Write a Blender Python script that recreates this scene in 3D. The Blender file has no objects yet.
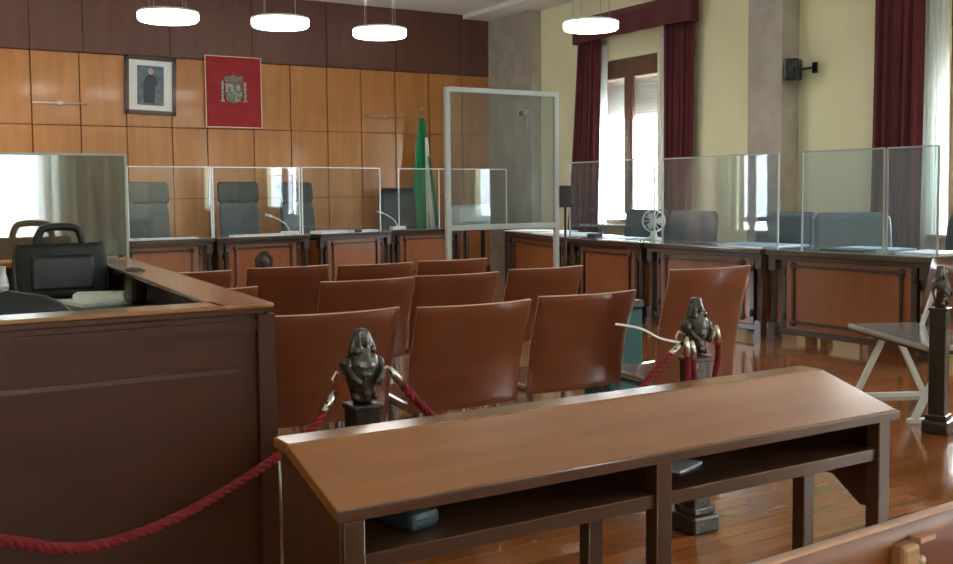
import bpy, bmesh, math, random
from mathutils import Vector, Matrix
random.seed(7)
C = bpy.context.scene.collection
PI = math.pi
R = math.radians

# ------------------------------------------------------------------ materials
def new_mat(name):
    m = bpy.data.materials.new(name); m.use_nodes = True
    nt = m.node_tree; nt.nodes.clear()
    out = nt.nodes.new('ShaderNodeOutputMaterial')
    return m, nt, out

def pbr(name, col, rough=.5, metal=0., coat=0., noise=.0, nscale=8., bump=0., bscale=60., spec=.5, sheen=0., emit=None, estr=0., trans=0.):
    m, nt, out = new_mat(name)
    p = nt.nodes.new('ShaderNodeBsdfPrincipled')
    p.inputs['Base Color'].default_value = (*col, 1)
    p.inputs['Roughness'].default_value = rough
    p.inputs['Metallic'].default_value = metal
    p.inputs['Coat Weight'].default_value = coat
    p.inputs['Coat Roughness'].default_value = .12
    p.inputs['Specular IOR Level'].default_value = spec
    p.inputs['Sheen Weight'].default_value = sheen
    if emit:
        p.inputs['Emission Color'].default_value = (*emit, 1)
        p.inputs['Emission Strength'].default_value = estr
    tc = nt.nodes.new('ShaderNodeTexCoord')
    n = nt.nodes.new('ShaderNodeTexNoise'); n.inputs['Scale'].default_value = nscale; n.inputs['Detail'].default_value = 4
    nt.links.new(tc.outputs['Object'], n.inputs['Vector'])
    if noise > 0:
        r = nt.nodes.new('ShaderNodeValToRGB')
        r.color_ramp.elements[0].position = .3; r.color_ramp.elements[1].position = .7
        r.color_ramp.elements[0].color = (*[c * (1 - noise) for c in col], 1)
        r.color_ramp.elements[1].color = (*[min(1, c * (1 + noise)) for c in col], 1)
        nt.links.new(n.outputs['Fac'], r.inputs['Fac'])
        nt.links.new(r.outputs['Color'], p.inputs['Base Color'])
    if bump > 0:
        n2 = nt.nodes.new('ShaderNodeTexNoise'); n2.inputs['Scale'].default_value = bscale; n2.inputs['Detail'].default_value = 3
        nt.links.new(tc.outputs['Object'], n2.inputs['Vector'])
        b = nt.nodes.new('ShaderNodeBump'); b.inputs['Strength'].default_value = bump; b.inputs['Distance'].default_value = .01
        nt.links.new(n2.outputs['Fac'], b.inputs['Height']); nt.links.new(b.outputs['Normal'], p.inputs['Normal'])
    nt.links.new(p.outputs['BSDF'], out.inputs['Surface'])
    return m

def wood(name, dark, light, scale=(1, 1, .12), rough=.3, coat=.3, grain=14., bump=.03, cell=None, spec=.5):
    """long-grained varnished timber; scale squeezes the grain along one axis; cell = size of boards that differ in tone"""
    m, nt, out = new_mat(name)
    L = nt.links.new
    p = nt.nodes.new('ShaderNodeBsdfPrincipled')
    p.inputs['Roughness'].default_value = rough
    p.inputs['Coat Weight'].default_value = coat; p.inputs['Coat Roughness'].default_value = .1
    p.inputs['Specular IOR Level'].default_value = spec
    tc = nt.nodes.new('ShaderNodeTexCoord')
    mp = nt.nodes.new('ShaderNodeMapping'); mp.inputs['Scale'].default_value = scale
    L(tc.outputs['Object'], mp.inputs['Vector'])
    n = nt.nodes.new('ShaderNodeTexNoise'); n.inputs['Scale'].default_value = grain; n.inputs['Detail'].default_value = 5; n.inputs['Distortion'].default_value = .6
    L(mp.outputs['Vector'], n.inputs['Vector'])
    n2 = nt.nodes.new('ShaderNodeTexNoise'); n2.inputs['Scale'].default_value = 1.3; n2.inputs['Detail'].default_value = 2
    L(tc.outputs['Object'], n2.inputs['Vector'])
    mx = nt.nodes.new('ShaderNodeMath'); mx.operation = 'MULTIPLY_ADD'; mx.inputs[1].default_value = .6
    L(n.outputs['Fac'], mx.inputs[0])
    sc = nt.nodes.new('ShaderNodeMath'); sc.operation = 'MULTIPLY'; sc.inputs[1].default_value = .4
    L(n2.outputs['Fac'], sc.inputs[0]); L(sc.outputs[0], mx.inputs[2])
    last = mx.outputs[0]
    if cell:
        br = nt.nodes.new('ShaderNodeTexBrick')
        br.inputs['Color1'].default_value = (.0, .0, .0, 1); br.inputs['Color2'].default_value = (1, 1, 1, 1); br.inputs['Mortar'].default_value = (0, 0, 0, 1)
        br.inputs['Scale'].default_value = 1; br.inputs['Brick Width'].default_value = cell[0]; br.inputs['Row Height'].default_value = cell[1]
        br.inputs['Mortar Size'].default_value = .0015
        m2 = nt.nodes.new('ShaderNodeMapping')
        if len(cell) > 2: m2.inputs['Rotation'].default_value = cell[2]
        L(tc.outputs['Object'], m2.inputs['Vector']); L(m2.outputs['Vector'], br.inputs['Vector'])
        a = nt.nodes.new('ShaderNodeMath'); a.operation = 'MULTIPLY_ADD'; a.inputs[1].default_value = .28; 
        s = nt.nodes.new('ShaderNodeMath'); s.operation = 'SUBTRACT'; s.inputs[1].default_value = .14
        L(br.outputs['Color'], a.inputs[0]); L(last, a.inputs[2]); L(a.outputs[0], s.inputs[0]); last = s.outputs[0]
    r = nt.nodes.new('ShaderNodeValToRGB')
    r.color_ramp.elements[0].position = .32; r.color_ramp.elements[1].position = .68
    r.color_ramp.elements[0].color = (*dark, 1); r.color_ramp.elements[1].color = (*light, 1)
    L(last, r.inputs['Fac'])
    L(r.outputs['Color'], p.inputs['Base Color'])
    b = nt.nodes.new('ShaderNodeBump'); b.inputs['Strength'].default_value = bump; b.inputs['Distance'].default_value = .004
    L(n.outputs['Fac'], b.inputs['Height']); L(b.outputs['Normal'], p.inputs['Normal'])
    L(p.outputs['BSDF'], out.inputs['Surface'])
    return m

def clear_sheet(name, tint, ior, haze, hazecol=(.8, .85, .85), rough=.02):
    """acrylic / glass: see-through with Fresnel reflection and a milky share standing in for reflected haze"""
    m, nt, out = new_mat(name); L = nt.links.new
    t = nt.nodes.new('ShaderNodeBsdfTransparent'); t.inputs['Color'].default_value = (*tint, 1)
    g = nt.nodes.new('ShaderNodeBsdfGlossy'); g.inputs['Roughness'].default_value = rough
    d = nt.nodes.new('ShaderNodeBsdfTranslucent'); d.inputs['Color'].default_value = (*hazecol, 1)
    d2 = nt.nodes.new('ShaderNodeBsdfDiffuse'); d2.inputs['Color'].default_value = (*hazecol, 1)
    dm = nt.nodes.new('ShaderNodeMixShader'); L(d.outputs[0], dm.inputs[1]); L(d2.outputs[0], dm.inputs[2])
    lw = nt.nodes.new('ShaderNodeLayerWeight'); lw.inputs['Blend'].default_value = .5     # Schlick reflectance, same on both faces
    pw = nt.nodes.new('ShaderNodeMath'); pw.operation = 'POWER'; pw.inputs[1].default_value = 5
    f0 = ((ior-1)/(ior+1))**2
    fr = nt.nodes.new('ShaderNodeMath'); fr.operation = 'MULTIPLY_ADD'; fr.inputs[1].default_value = 1-f0; fr.inputs[2].default_value = f0
    L(lw.outputs['Facing'], pw.inputs[0]); L(pw.outputs[0], fr.inputs[0])
    m1 = nt.nodes.new('ShaderNodeMixShader'); m1.inputs['Fac'].default_value = haze
    L(t.outputs[0], m1.inputs[1]); L(dm.outputs[0], m1.inputs[2])
    m2 = nt.nodes.new('ShaderNodeMixShader')
    L(fr.outputs[0], m2.inputs['Fac']); L(m1.outputs[0], m2.inputs[1]); L(g.outputs[0], m2.inputs[2])
    L(m2.outputs[0], out.inputs['Surface'])
    return m

def voile(name, col, dens):
    m, nt, out = new_mat(name); L = nt.links.new
    t = nt.nodes.new('ShaderNodeBsdfTransparent')
    d = nt.nodes.new('ShaderNodeBsdfTranslucent'); d.inputs['Color'].default_value = (*col, 1)
    e = nt.nodes.new('ShaderNodeBsdfDiffuse'); e.inputs['Color'].default_value = (*col, 1)
    a = nt.nodes.new('ShaderNodeMixShader'); L(d.outputs[0], a.inputs[1]); L(e.outputs[0], a.inputs[2])
    b = nt.nodes.new('ShaderNodeMixShader'); b.inputs['Fac'].default_value = dens
    L(t.outputs[0], b.inputs[1]); L(a.outputs[0], b.inputs[2]); L(b.outputs[0], out.inputs['Surface'])
    return m

M = {}
M['panel'] = wood('varnished orange panelling', (.42, .165, .040), (.58, .255, .075), (1, 1, .1), .32, .35, 9, .01)
M['panel_dark'] = wood('dark red brown panelling', (.105, .038, .026), (.155, .062, .042), (1, 1, .1), .30, .4, 7, .01)
M['groove'] = pbr('panel joint', (.13, .050, .018), .8)
M['desk'] = wood('desk mahogany', (.22, .068, .020), (.31, .105, .032), (1, 1, .12), .35, .3, 12, .02)
M['desk_dark'] = wood('dark carved mahogany', (.022, .013, .009), (.045, .024, .016), (1, 1, .2), .35, .35, 12, .1)
M['desktop'] = wood('polished dark desk top', (.045, .028, .02), (.085, .055, .038), (.12, 1, 1), .14, .8, 10, .01)
M['seat_glare'] = pbr('glossy glare-painted seat', (.34, .34, .34), .10, coat=.8)  # base lightened to stand in for window glare on the seat
M['ply'] = wood('moulded red brown plywood', (.135, .033, .011), (.19, .052, .018), (.15, 1, 1), .36, .2, 10, .01)
M['ply_seat'] = wood('glossy plywood seat', (.16, .045, .018), (.22, .07, .03), (.15, 1, 1), .14, .8, 10, .005)
M['ply_edge'] = pbr('pale plywood edge', (.46, .25, .16), .45, noise=.1, nscale=30)
M['bench'] = wood('brown varnished bench top', (.25, .088, .024), (.34, .135, .040), (.12, 1, 1), .18, .2, 9, .01)
M['bench_side'] = wood('dark bench carcass', (.055, .022, .012), (.095, .038, .020), (.2, 1, 1), .35, .3, 9, .02)
M['booth'] = wood('booth panelling', (.048, .015, .006), (.070, .022, .009), (.15, 1, 1), .45, .0, 6, .01, spec=.25)
M['rail'] = wood('booth rail', (.26, .115, .045), (.36, .17, .075), (1, .12, 1), .18, .5, 9, .01)
M['floor'] = wood('glossy parquet', (.22, .068, .017), (.40, .145, .042), (.12, 1, 1), .12, .5, 10, .02, cell=(1.1, .09))
M['plaster'] = pbr('yellow plaster', (.76, .735, .49), .75, noise=.05, nscale=1.2, bump=.05, bscale=40)
M['stone'] = pbr('polished grey brown stone', (.41, .38, .33), .12, noise=.15, nscale=3, coat=.5)
M['ceiling'] = pbr('ceiling white', (.82, .82, .79), .9, noise=.03, nscale=1.5)
M['maroon'] = pbr('maroon velvet', (.088, .007, .012), .9, noise=.15, nscale=5, sheen=.2)
M['red'] = pbr('crimson cloth', (.36, .022, .03), .8, noise=.1, nscale=6, bump=.1, bscale=200)
M['voile'] = voile('white voile', (.78, .82, .80), .88)
M['win_frame'] = wood('brown window timber', (.11, .055, .035), (.17, .09, .06), (1, 1, .15), .4, .2, 10)
M['slat'] = pbr('grey roller slats', (.80, .80, .74), .6)
M['pale_grey'] = pbr('pale grey paint', (.36, .40, .39), .4)
M['sheen_top'] = pbr('painted desk sheen', (.33, .36, .36), .08, coat=1.)  # pale colour stands in for window reflection on the desk tops
M['mat_board'] = pbr('white mat board', (.93, .95, .95), .6)
M['white'] = pbr('white paint', (.72, .75, .74), .4)
M['white_plastic'] = pbr('white plastic', (.78, .80, .80), .35)
M['paper'] = pbr('paper', (.78, .82, .85), .6, noise=.03, nscale=20)
M['blue_paper'] = pbr('blue card', (.36, .52, .66), .5)
M['leather'] = pbr('black leather', (.008, .012, .015), .38, bump=.1, bscale=80, noise=.15)
M['slate'] = pbr('slate grey leather', (.045, .070, .082), .42, bump=.1, bscale=80, noise=.15)
M['black'] = pbr('black plastic', (.015, .015, .017), .4)
M['black_cloth'] = pbr('black nylon', (.011, .014, .017), .6, noise=.3, nscale=15, bump=.2)
M['steel'] = pbr('grey painted steel', (.45, .47, .47), .35, metal=.6)
M['chrome'] = pbr('brushed metal', (.6, .6, .58), .25, metal=1)
M['brass'] = pbr('aged brass', (.62, .50, .34), .35, metal=.8)
M['pale_metal'] = pbr('pale pink metal', (.62, .47, .38), .4, metal=.3)
M['rope'] = pbr('crimson rope', (.20, .008, .014), .8, noise=.2, nscale=60)
M['teal'] = pbr('teal plastic', (.015, .12, .13), .5)
M['green'] = pbr('green flag cloth', (.0, .24, .09), .7, noise=.1)
M['flag_white'] = pbr('white flag cloth', (.75, .78, .74), .7)
M['photo_blue'] = pbr('blue grey photograph', (.11, .17, .21), .35, noise=.35, nscale=14)
M['photo_dark'] = pbr('dark uniform print', (.035, .05, .07), .4)
M['photo_skin'] = pbr('pale face print', (.50, .42, .38), .5)
M['frame_dark'] = wood('dark picture frame', (.05, .035, .03), (.09, .065, .055), (1, 1, 1), .35, .2, 20)
M['silver'] = pbr('silver embroidery', (.42, .43, .38), .5, metal=.2, noise=.4, nscale=40)
M['silver_dark'] = pbr('grey embroidery', (.22, .21, .19), .6, noise=.4, nscale=40)
M['acrylic'] = clear_sheet('clear acrylic', (.95, .97, .97), 1.45, .02)
M['acrylic_booth'] = clear_sheet('reflection-hazed acrylic', (.50, .56, .56), 2.6, .14, (.42, .48, .47))  # grey tint and haze stand in for a stronger reflection
M['acrylic_right'] = clear_sheet('greenish acrylic', (.82, .87, .89), 1.5, .035, (.55, .65, .70))
M['acrylic_edge'] = pbr('polished acrylic edge', (.72, .78, .76), .25)
M['edge_grey'] = pbr('grey acrylic edge', (.38, .42, .40), .3)
M['glass'] = clear_sheet('window glass', (.97, .98, .98), 1.45, .0)
M['lamp'] = pbr('lit opal diffuser', (.9, .9, .9), .5, emit=(1, .98, .94), estr=6.5)
M['bark'] = pbr('carved dark wood', (.026, .018, .013), .28, coat=.5, noise=.35, nscale=25, bump=.5, bscale=55)

# ------------------------------------------------------------------ mesh building
class MB:
    def __init__(s): s.bm = bmesh.new()
    def _faces(s, fs, mat):
        for f in fs: f.material_index = mat
    def box(s, c, size, rz=0., mat=0, rot=None, taper=1.):
        v = []
        mt = (rot.to_matrix() if rot else Matrix.Rotation(rz, 3, 'Z'))
        for sx, sy, sz in ((-1,-1,-1),(1,-1,-1),(1,1,-1),(-1,1,-1),(-1,-1,1),(1,-1,1),(1,1,1),(-1,1,1)):
            k = taper if sz > 0 else 1.
            v.append(s.bm.verts.new(Vector(c) + mt @ Vector((sx*size[0]/2*k, sy*size[1]/2*k, sz*size[2]/2))))
        fs = [s.bm.faces.new([v[i] for i in q]) for q in ((0,3,2,1),(4,5,6,7),(0,1,5,4),(1,2,6,5),(2,3,7,6),(3,0,4,7))]
        s._faces(fs, mat); return s
    def bar(s, a, b, w, h, mat=0):
        """box running from a to b (plan), w wide, h high, z of a and b is the centre"""
        a = Vector(a); b = Vector(b); d = b - a
        q = d.to_track_quat('X', 'Z')
        m = q.to_matrix(); v = []
        for sx, sy, sz in ((0,-1,-1),(1,-1,-1),(1,1,-1),(0,1,-1),(0,-1,1),(1,-1,1),(1,1,1),(0,1,1)):
            v.append(s.bm.verts.new(a + d*sx + m @ Vector((0, sy*w/2, sz*h/2))))
        fs = [s.bm.faces.new([v[i] for i in qd]) for qd in ((0,3,2,1),(4,5,6,7),(0,1,5,4),(1,2,6,5),(2,3,7,6),(3,0,4,7))]
        s._faces(fs, mat); return s
    def tube(s, pts, r, seg=8, mat=0, cap=True):
        pts = [Vector(p) for p in pts]; rings = []
        rr = r if isinstance(r, (list, tuple)) else [r]*len(pts)
        up = None
        for i, p in enumerate(pts):
            d = (pts[min(i+1, len(pts)-1)] - pts[max(i-1, 0)]).normalized()
            if up is None: up = Vector((0,0,1)) if abs(d.z) < .9 else Vector((1,0,0))
            x = d.cross(up)
            if x.length < 1e-4: x = d.orthogonal()
            x.normalize(); y = x.cross(d).normalized(); up = y
            rings.append([s.bm.verts.new(p + (x*math.cos(2*PI*k/seg) + y*math.sin(2*PI*k/seg))*rr[i]) for k in range(seg)])
        for a, b in zip(rings, rings[1:]):
            for k in range(seg):
                f = s.bm.faces.new((a[k], a[(k+1)%seg], b[(k+1)%seg], b[k])); f.material_index = mat; f.smooth = True
        if cap:
            s._faces([s.bm.faces.new(rings[0][::-1]), s.bm.faces.new(rings[-1])], mat)
        return s
    def lathe(s, prof, c=(0,0,0), seg=24, mat=0, sx=1., sy=1.):
        rings = []
        for r, z in prof:
            rings.append([s.bm.verts.new((c[0]+math.cos(2*PI*k/seg)*r*sx, c[1]+math.sin(2*PI*k/seg)*r*sy, c[2]+z)) for k in range(seg)])
        for a, b in zip(rings, rings[1:]):
            for k in range(seg):
                f = s.bm.faces.new((a[k], a[(k+1)%seg], b[(k+1)%seg], b[k])); f.material_index = mat; f.smooth = True
        s._faces([s.bm.faces.new(rings[0][::-1]), s.bm.faces.new(rings[-1])], mat)
        return s
    def ball(s, c, r, sx=1., sy=1., sz=1., mat=0, seg=14):
        n = 8
        return s.lathe([(max(.002, r*math.sin(PI*i/n)), -r*sz*math.cos(PI*i/n)) for i in range(n+1)], c, seg, mat, sx, sy)
    def grid(s, f, nu, nv, mat=0, smooth=True):
        vs = [[s.bm.verts.new(f(i/nu, j/nv)) for i in range(nu+1)] for j in range(nv+1)]
        for j in range(nv):
            for i in range(nu):
                q = s.bm.faces.new((vs[j][i], vs[j][i+1], vs[j+1][i+1], vs[j+1][i])); q.material_index = mat; q.smooth = smooth
        return s
    def prism(s, poly, z0, z1, mat=0, axis='z'):
        def P(a, b, c): return {'z': (a, b, c), 'y': (a, c, b), 'x': (c, a, b)}[axis]
        lo = [s.bm.verts.new(P(a, b, z0)) for a, b in poly]; hi = [s.bm.verts.new(P(a, b, z1)) for a, b in poly]
        fs = [s.bm.faces.new(lo[::-1]), s.bm.faces.new(hi)]
        n = len(poly)
        for i in range(n): fs.append(s.bm.faces.new((lo[i], lo[(i+1)%n], hi[(i+1)%n], hi[i])))
        s._faces(fs, mat); return s
    def build(s, name, mats, parent=None, bevel=0., solid=0., rim=False, sub=0, loc=None, disp=0., keep=False):
        if not keep: bmesh.ops.recalc_face_normals(s.bm, faces=s.bm.faces)
        me = bpy.data.meshes.new(name); s.bm.to_mesh(me); s.bm.free()
        for m in (mats if isinstance(mats, (list, tuple)) else [mats]): me.materials.append(M[m])
        o = bpy.data.objects.new(name, me); C.objects.link(o)
        if parent: o.parent = parent
        if loc: o.location = loc
        if solid:
            md = o.modifiers.new('thick', 'SOLIDIFY'); md.thickness = solid; md.offset = 0
            if rim: md.material_offset_rim = 1
        if sub:
            md = o.modifiers.new('sub', 'SUBSURF'); md.levels = sub; md.render_levels = sub
        if bevel:
            md = o.modifiers.new('bev', 'BEVEL'); md.width = bevel; md.segments = 2; md.limit_method = 'ANGLE'
        if disp:
            tx = bpy.data.textures.new('carving', 'CLOUDS'); tx.noise_scale = .018
            md = o.modifiers.new('carve', 'DISPLACE'); md.texture = tx; md.strength = disp; md.mid_level = .5
        return o

def tag(o, label, cat, group=None, kind=None):
    o['label'] = label; o['category'] = cat
    if group: o['group'] = group
    if kind: o['kind'] = kind
    return o
def thing(name, label, cat, loc=(0,0,0), rz=0., group=None):
    o = bpy.data.objects.new(name, None); C.objects.link(o)
    o.location = loc; o.rotation_euler = (0, 0, rz); o.empty_display_size = .1
    return tag(o, label, cat, group)
def struct(o): o['kind'] = 'structure'; return o
def copy_tree(o, parent=None):
    c = o.copy(); C.objects.link(c); c.parent = parent
    for ch in list(o.children): copy_tree(ch, c)
    return c
def place(proto, state, loc, rz, label, group=None):
    """first call uses the prototype itself, later calls copy it"""
    o = proto if not state else copy_tree(proto)
    state.append(1)
    o.location = loc; o.rotation_euler = (0, 0, rz); o['label'] = label
    if group: o['group'] = group
    return o

# ------------------------------------------------------------------ room
XW, YB, ZC = 9.5, 14.8, 4.22
XL, YR = -.6, -3.0
struct(MB().box(((XL+XW)/2, (YB+YR)/2, -.05), (XW-XL+.8, YB-YR+.8, .1)).build('floor', 'floor'))
struct(MB().box(((XL+XW)/2, (YB+YR)/2, ZC+.05), (XW-XL+.8, YB-YR+.8, .1)).build('ceiling', 'ceiling'))
struct(MB().box((9.165, 5.9, ZC-.035), (.67, 17.8, .07)).build('trim_1', 'ceiling'))

def wall_with_holes(name, axis, pos, a0, a1, holes, th=.3):
    """axis 'x': wall at x=pos running along y; 'y': at y=pos running along x. holes: (a_lo, a_hi, z_lo, z_hi)"""
    m = MB()
    def add(lo, hi, z0, z1):
        if hi-lo < 1e-4 or z1-z0 < 1e-4: return
        if axis == 'x': m.box((pos, (lo+hi)/2, (z0+z1)/2), (th, hi-lo, z1-z0))
        else: m.box(((lo+hi)/2, pos, (z0+z1)/2), (hi-lo, th, z1-z0))
    cur = a0
    for lo, hi, z0, z1 in sorted(holes):
        add(cur, lo, 0, ZC); add(lo, hi, 0, z0); add(lo, hi, z1, ZC); cur = hi
    add(cur, a1, 0, ZC)
    return struct(m.build(name, 'plaster'))
W1 = (10.80, 12.24, .85, 3.19); W2 = (4.95, 6.50, .85, 3.19); W_FILL = (-2.5, -.8, .85, 3.19); W3b = (-2.4, -.6, .85, 3.19)
wall_with_holes('wall_right', 'x', XW+.15, YR-.3, YB+.3, [W1, W2, W_FILL])
WL = (13.6, 14.6, .50, 3.0); WL2 = (.3, 2.0, .9, 3.0)
wall_with_holes('wall_left', 'x', XL-.15, YR-.3, YB+.3, [WL])
WR = (.3, 1.9, .75, 3.0)
wall_with_holes('wall_rear', 'y', YR-.15, XL, XW, [WR])

# panelled back wall: backing, three tiers of orange panels and a dark tier above
m = MB(); m.box(((XL+XW)/2, YB+.15, ZC/2), (XW-XL, .26, ZC), mat=0)
divs = [-.6, -.15, .45, 1.05, 1.64, 2.23, 2.84, 3.44, 4.06, 4.56, 5.25, 5.83, 6.42, 6.99, 7.58, 8.19, 8.81, 9.5]
g = .009
for a, b in zip(divs, divs[1:]):
    for z0, z1 in ((.10, 1.27), (1.27, 2.27), (2.27, 3.24)):
        m.box(((a+b)/2, YB+.008, (z0+z1)/2), (b-a-g*1.6, .03, z1-z0-g), mat=1)
up = [-.6, 1.05, 2.23, 2.9, 4.06, 5.25, 6.42, 7.6, 8.81, 9.5]
for a, b in zip(up, up[1:]):
    m.box(((a+b)/2, YB-.004, (3.245+ZC)/2), (b-a-g*.8, .03, ZC-3.25), mat=2)
struct(m.build('wall_back', ['groove', 'panel', 'panel_dark'], bevel=.004))
struct(MB().box(((XL+XW)/2, YB-.012, .05), (XW-XL, .03, .10)).build('baseboard_back', 'panel_dark'))
struct(MB().box((9.44, (13.53+14.79)/2, 2.07), (.24, 1.26, 4.14)).build('trim_2', 'stone', bevel=.005))
struct(MB().box((9.37, (8.37+8.89)/2, 2.07), (.30, .52, 4.14)).build('trim_3', 'stone', bevel=.005))
struct(MB().box((XW-.012, 4.9, .05), (.025, 6.9, .1)).build('baseboard_right', 'stone'))

def window(n, axis, pos, hole, shutter, inward):
    """timber frame with two sashes, panes and a half lowered roller shutter outside; inward = +1/-1 direction into the room"""
    a0, a1, z0, z1 = hole
    def P(a, d, z): return (pos - inward*d, a, z) if axis == 'x' else (a, pos - inward*d, z)
    def S(la, ld, lz): return (ld, la, lz) if axis == 'x' else (la, ld, lz)
    f = MB(); am = (a0+a1)/2; w = a1-a0; h = z1-z0; t = .07; D = .12
    f.box(P(a0+t/2, D, (z0+z1)/2), S(t, .07, h)); f.box(P(a1-t/2, D, (z0+z1)/2), S(t, .07, h))
    f.box(P(am, D, z0+t/2), S(w, .07, t)); f.box(P(am, D, z1-.13), S(w, .09, .26))
    f.box(P(am, D, (z0+z1)/2), S(.10, .06, h))
    for s0, s1 in ((a0+t, am-.05), (am+.05, a1-t)):
        f.box(P(s0+.02, D, (z0+z1)/2), S(.04, .05, h-.3)); f.box(P(s1-.02, D, (z0+z1)/2), S(.04, .05, h-.3))
    o = f.build('window_%d' % n, 'win_frame', bevel=.004); struct(o)
    pn = MB(); pn.box(P(am, D+.0, (z0+z1)/2), S(w-.1, .006, h-.1)); pn.build('pane', 'glass', o)
    if shutter:
        sh = MB(); z = z1-.235
        while z > shutter:
            sh.box(P(am, D+.09, z-.022), S(w-.02, .010, .045)); sh.box(P(am, D+.082, z-.001), S(w-.02, .012, .006)); z -= .046
        sh.build('shutter', 'slat', o)
    si = MB(); si.box(P(am, -.02, z0-.02), S(w+.14, .3, .04)); si.build('sill', 'stone', o)
    # daylight portal in the opening
    ld = bpy.data.lights.new('window_daylight', 'AREA'); ld.shape = 'RECTANGLE'; ld.size = w; ld.size_y = h; ld.cycles.is_portal = True
    lo = bpy.data.objects.new('window_daylight', ld); C.objects.link(lo)
    lo.location = P(am, D+.16, (z0+z1)/2)
    dv = Vector((inward, 0, 0)) if axis == 'x' else Vector((0, inward, 0))
    lo.rotation_euler = dv.to_track_quat('-Z', 'Z').to_euler()
window(1, 'x', XW, W1, 2.36, -1)
window(2, 'x', XW, W2, 2.42, -1)
window(3, 'x', XW, W_FILL, None, -1)  # unseen window, added to light the foreground
window(4, 'x', XL, WL, None, 1)
window(5, 'y', YR, WR, None, 1)

# ------------------------------------------------------------------ curtains
def drape(name, mat, label, cat, axis, pos, a0, a1, b0, b1, z0, z1, folds, amp, group=None, solid=.006):
    """hanging cloth from a0..a1 at the top to b0..b1 at the bottom"""
    def f(u, v):
        a = (a0 + (a1-a0)*u)*v + (b0 + (b1-b0)*u)*(1-v)
        d = amp*math.sin(u*folds*2*PI + .5*math.sin(v*3)) + amp*.4*math.sin(u*folds*4.7*PI+1)
        z = z0 + (z1-z0)*v
        return (pos+d, a, z) if axis == 'x' else (a, pos+d, z)
    o = MB().grid(f, int(folds*10), 10).build(name, mat, solid=solid)
    return tag(o, label, cat, group)
drape('curtain', 'maroon', 'maroon curtain on the far side of the window beside the corner pilaster', 'curtain', 'x', 9.36, 11.86, 12.35, 11.96, 12.66, .45, 3.55, 5, .028)
drape('curtain', 'maroon', 'maroon curtain on the near side of the window whose blind is half down', 'curtain', 'x', 9.36, 9.95, 10.5, 10.02, 10.5, .45, 3.5, 5, .028)
drape('curtain', 'maroon', 'very dark tall maroon curtain by the window at the picture edge', 'curtain', 'x', 9.33, 6.63, 7.2, 6.66, 7.24, .3, 3.55, 5, .028)
drape('sheer_curtain', 'voile', 'narrow white sheer curtain peeking beside the far maroon curtain', 'curtain', 'x', 9.44, 11.80, 11.96, 11.83, 12.10, .5, 3.4, 3, .018, solid=0)
drape('sheer_curtain', 'voile', 'narrow white sheer curtain behind the near maroon curtain, left window', 'curtain', 'x', 9.44, 10.46, 10.66, 10.46, 10.72, .5, 3.4, 3, .018, solid=0)
drape('sheer_curtain', 'voile', 'white gathered sheer curtain between dark maroon drape and right-edge window', 'curtain', 'x', 9.40, 6.43, 6.68, 6.38, 6.72, .35, 3.5, 4, .022, solid=0)
drape('sheer_curtain', 'voile', 'white sheer curtains of the rear window, seen only as a reflection', 'curtain', 'y', YR+.12, .2, 2.95, .2, 2.95, .35, 3.2, 13, .055, solid=0)
pel = thing('curtain_pelmet', 'maroon pelmet across the top of the window by the corner', 'curtain pelmet', (9.30, 11.2, 3.45))
def pf(u, v):
    return (.04*math.sin(u*9*PI)*(1-v)*.4 - .03, -1.28+2.46*u, .02 + .33*v)
MB().grid(pf, 60, 4).build('valance', 'maroon', pel, solid=.01)
MB().box((.06, -.06, .36), (.16, 2.50, .02)).build('pelmet_board', 'maroon', pel)
for yy in (1.17, -1.28): MB().box((.03, yy, .18), (.14, .02, .34)).build('return_panel', 'maroon', pel)

# ------------------------------------------------------------------ pendant lamps
lampst = []
lamp = thing('pendant_lamp', '', 'lamp')
MB().lathe([(.05, .078), (.28, .078), (.303, .07), (.303, .052)], seg=40).build('rim', 'white', lamp)
MB().lathe([(.05, -.028), (.2, -.028), (.285, -.022), (.300, -.005), (.300, .051), (.26, .052)], seg=40).build('diffuser', 'lamp', lamp)
for k in range(4):
    a = k*PI/2+.4
    MB().tube([(.23*math.cos(a), .23*math.sin(a), .05), (.20*math.cos(a), .20*math.sin(a), ZC-3.1)], .003, 5).build('wire', 'chrome', lamp)
for (x, y), lb in (((2.94, 10.74), 'round lit pendant lamp above the framed portrait'), ((4.07, 10.57), 'round lit pendant lamp above the red coat of arms banner'),
              ((5.3, 10.7), 'round lit pendant lamp just right of the banner, hung on four wires'), ((7.11, 9.17), 'round lit pendant lamp in front of the curtain pelmet')):
    place(lamp, lampst, (x, y, 3.1), 0, lb, 'round pendant lamps')
for (x, y), lb in (((4.2, 5.6), 'unseen pendant lamp added for light over the middle of the chairs'), ((7.3, 4.6), 'unseen pendant lamp added for light over the near right desk'), ((3.6, .3), 'unseen pendant lamp added for light over the public benches')):  # out-of-view lamps, added to brighten the room
    place(lamp, lampst, (x, y, 3.25), 0, lb, 'round pendant lamps')

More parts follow.
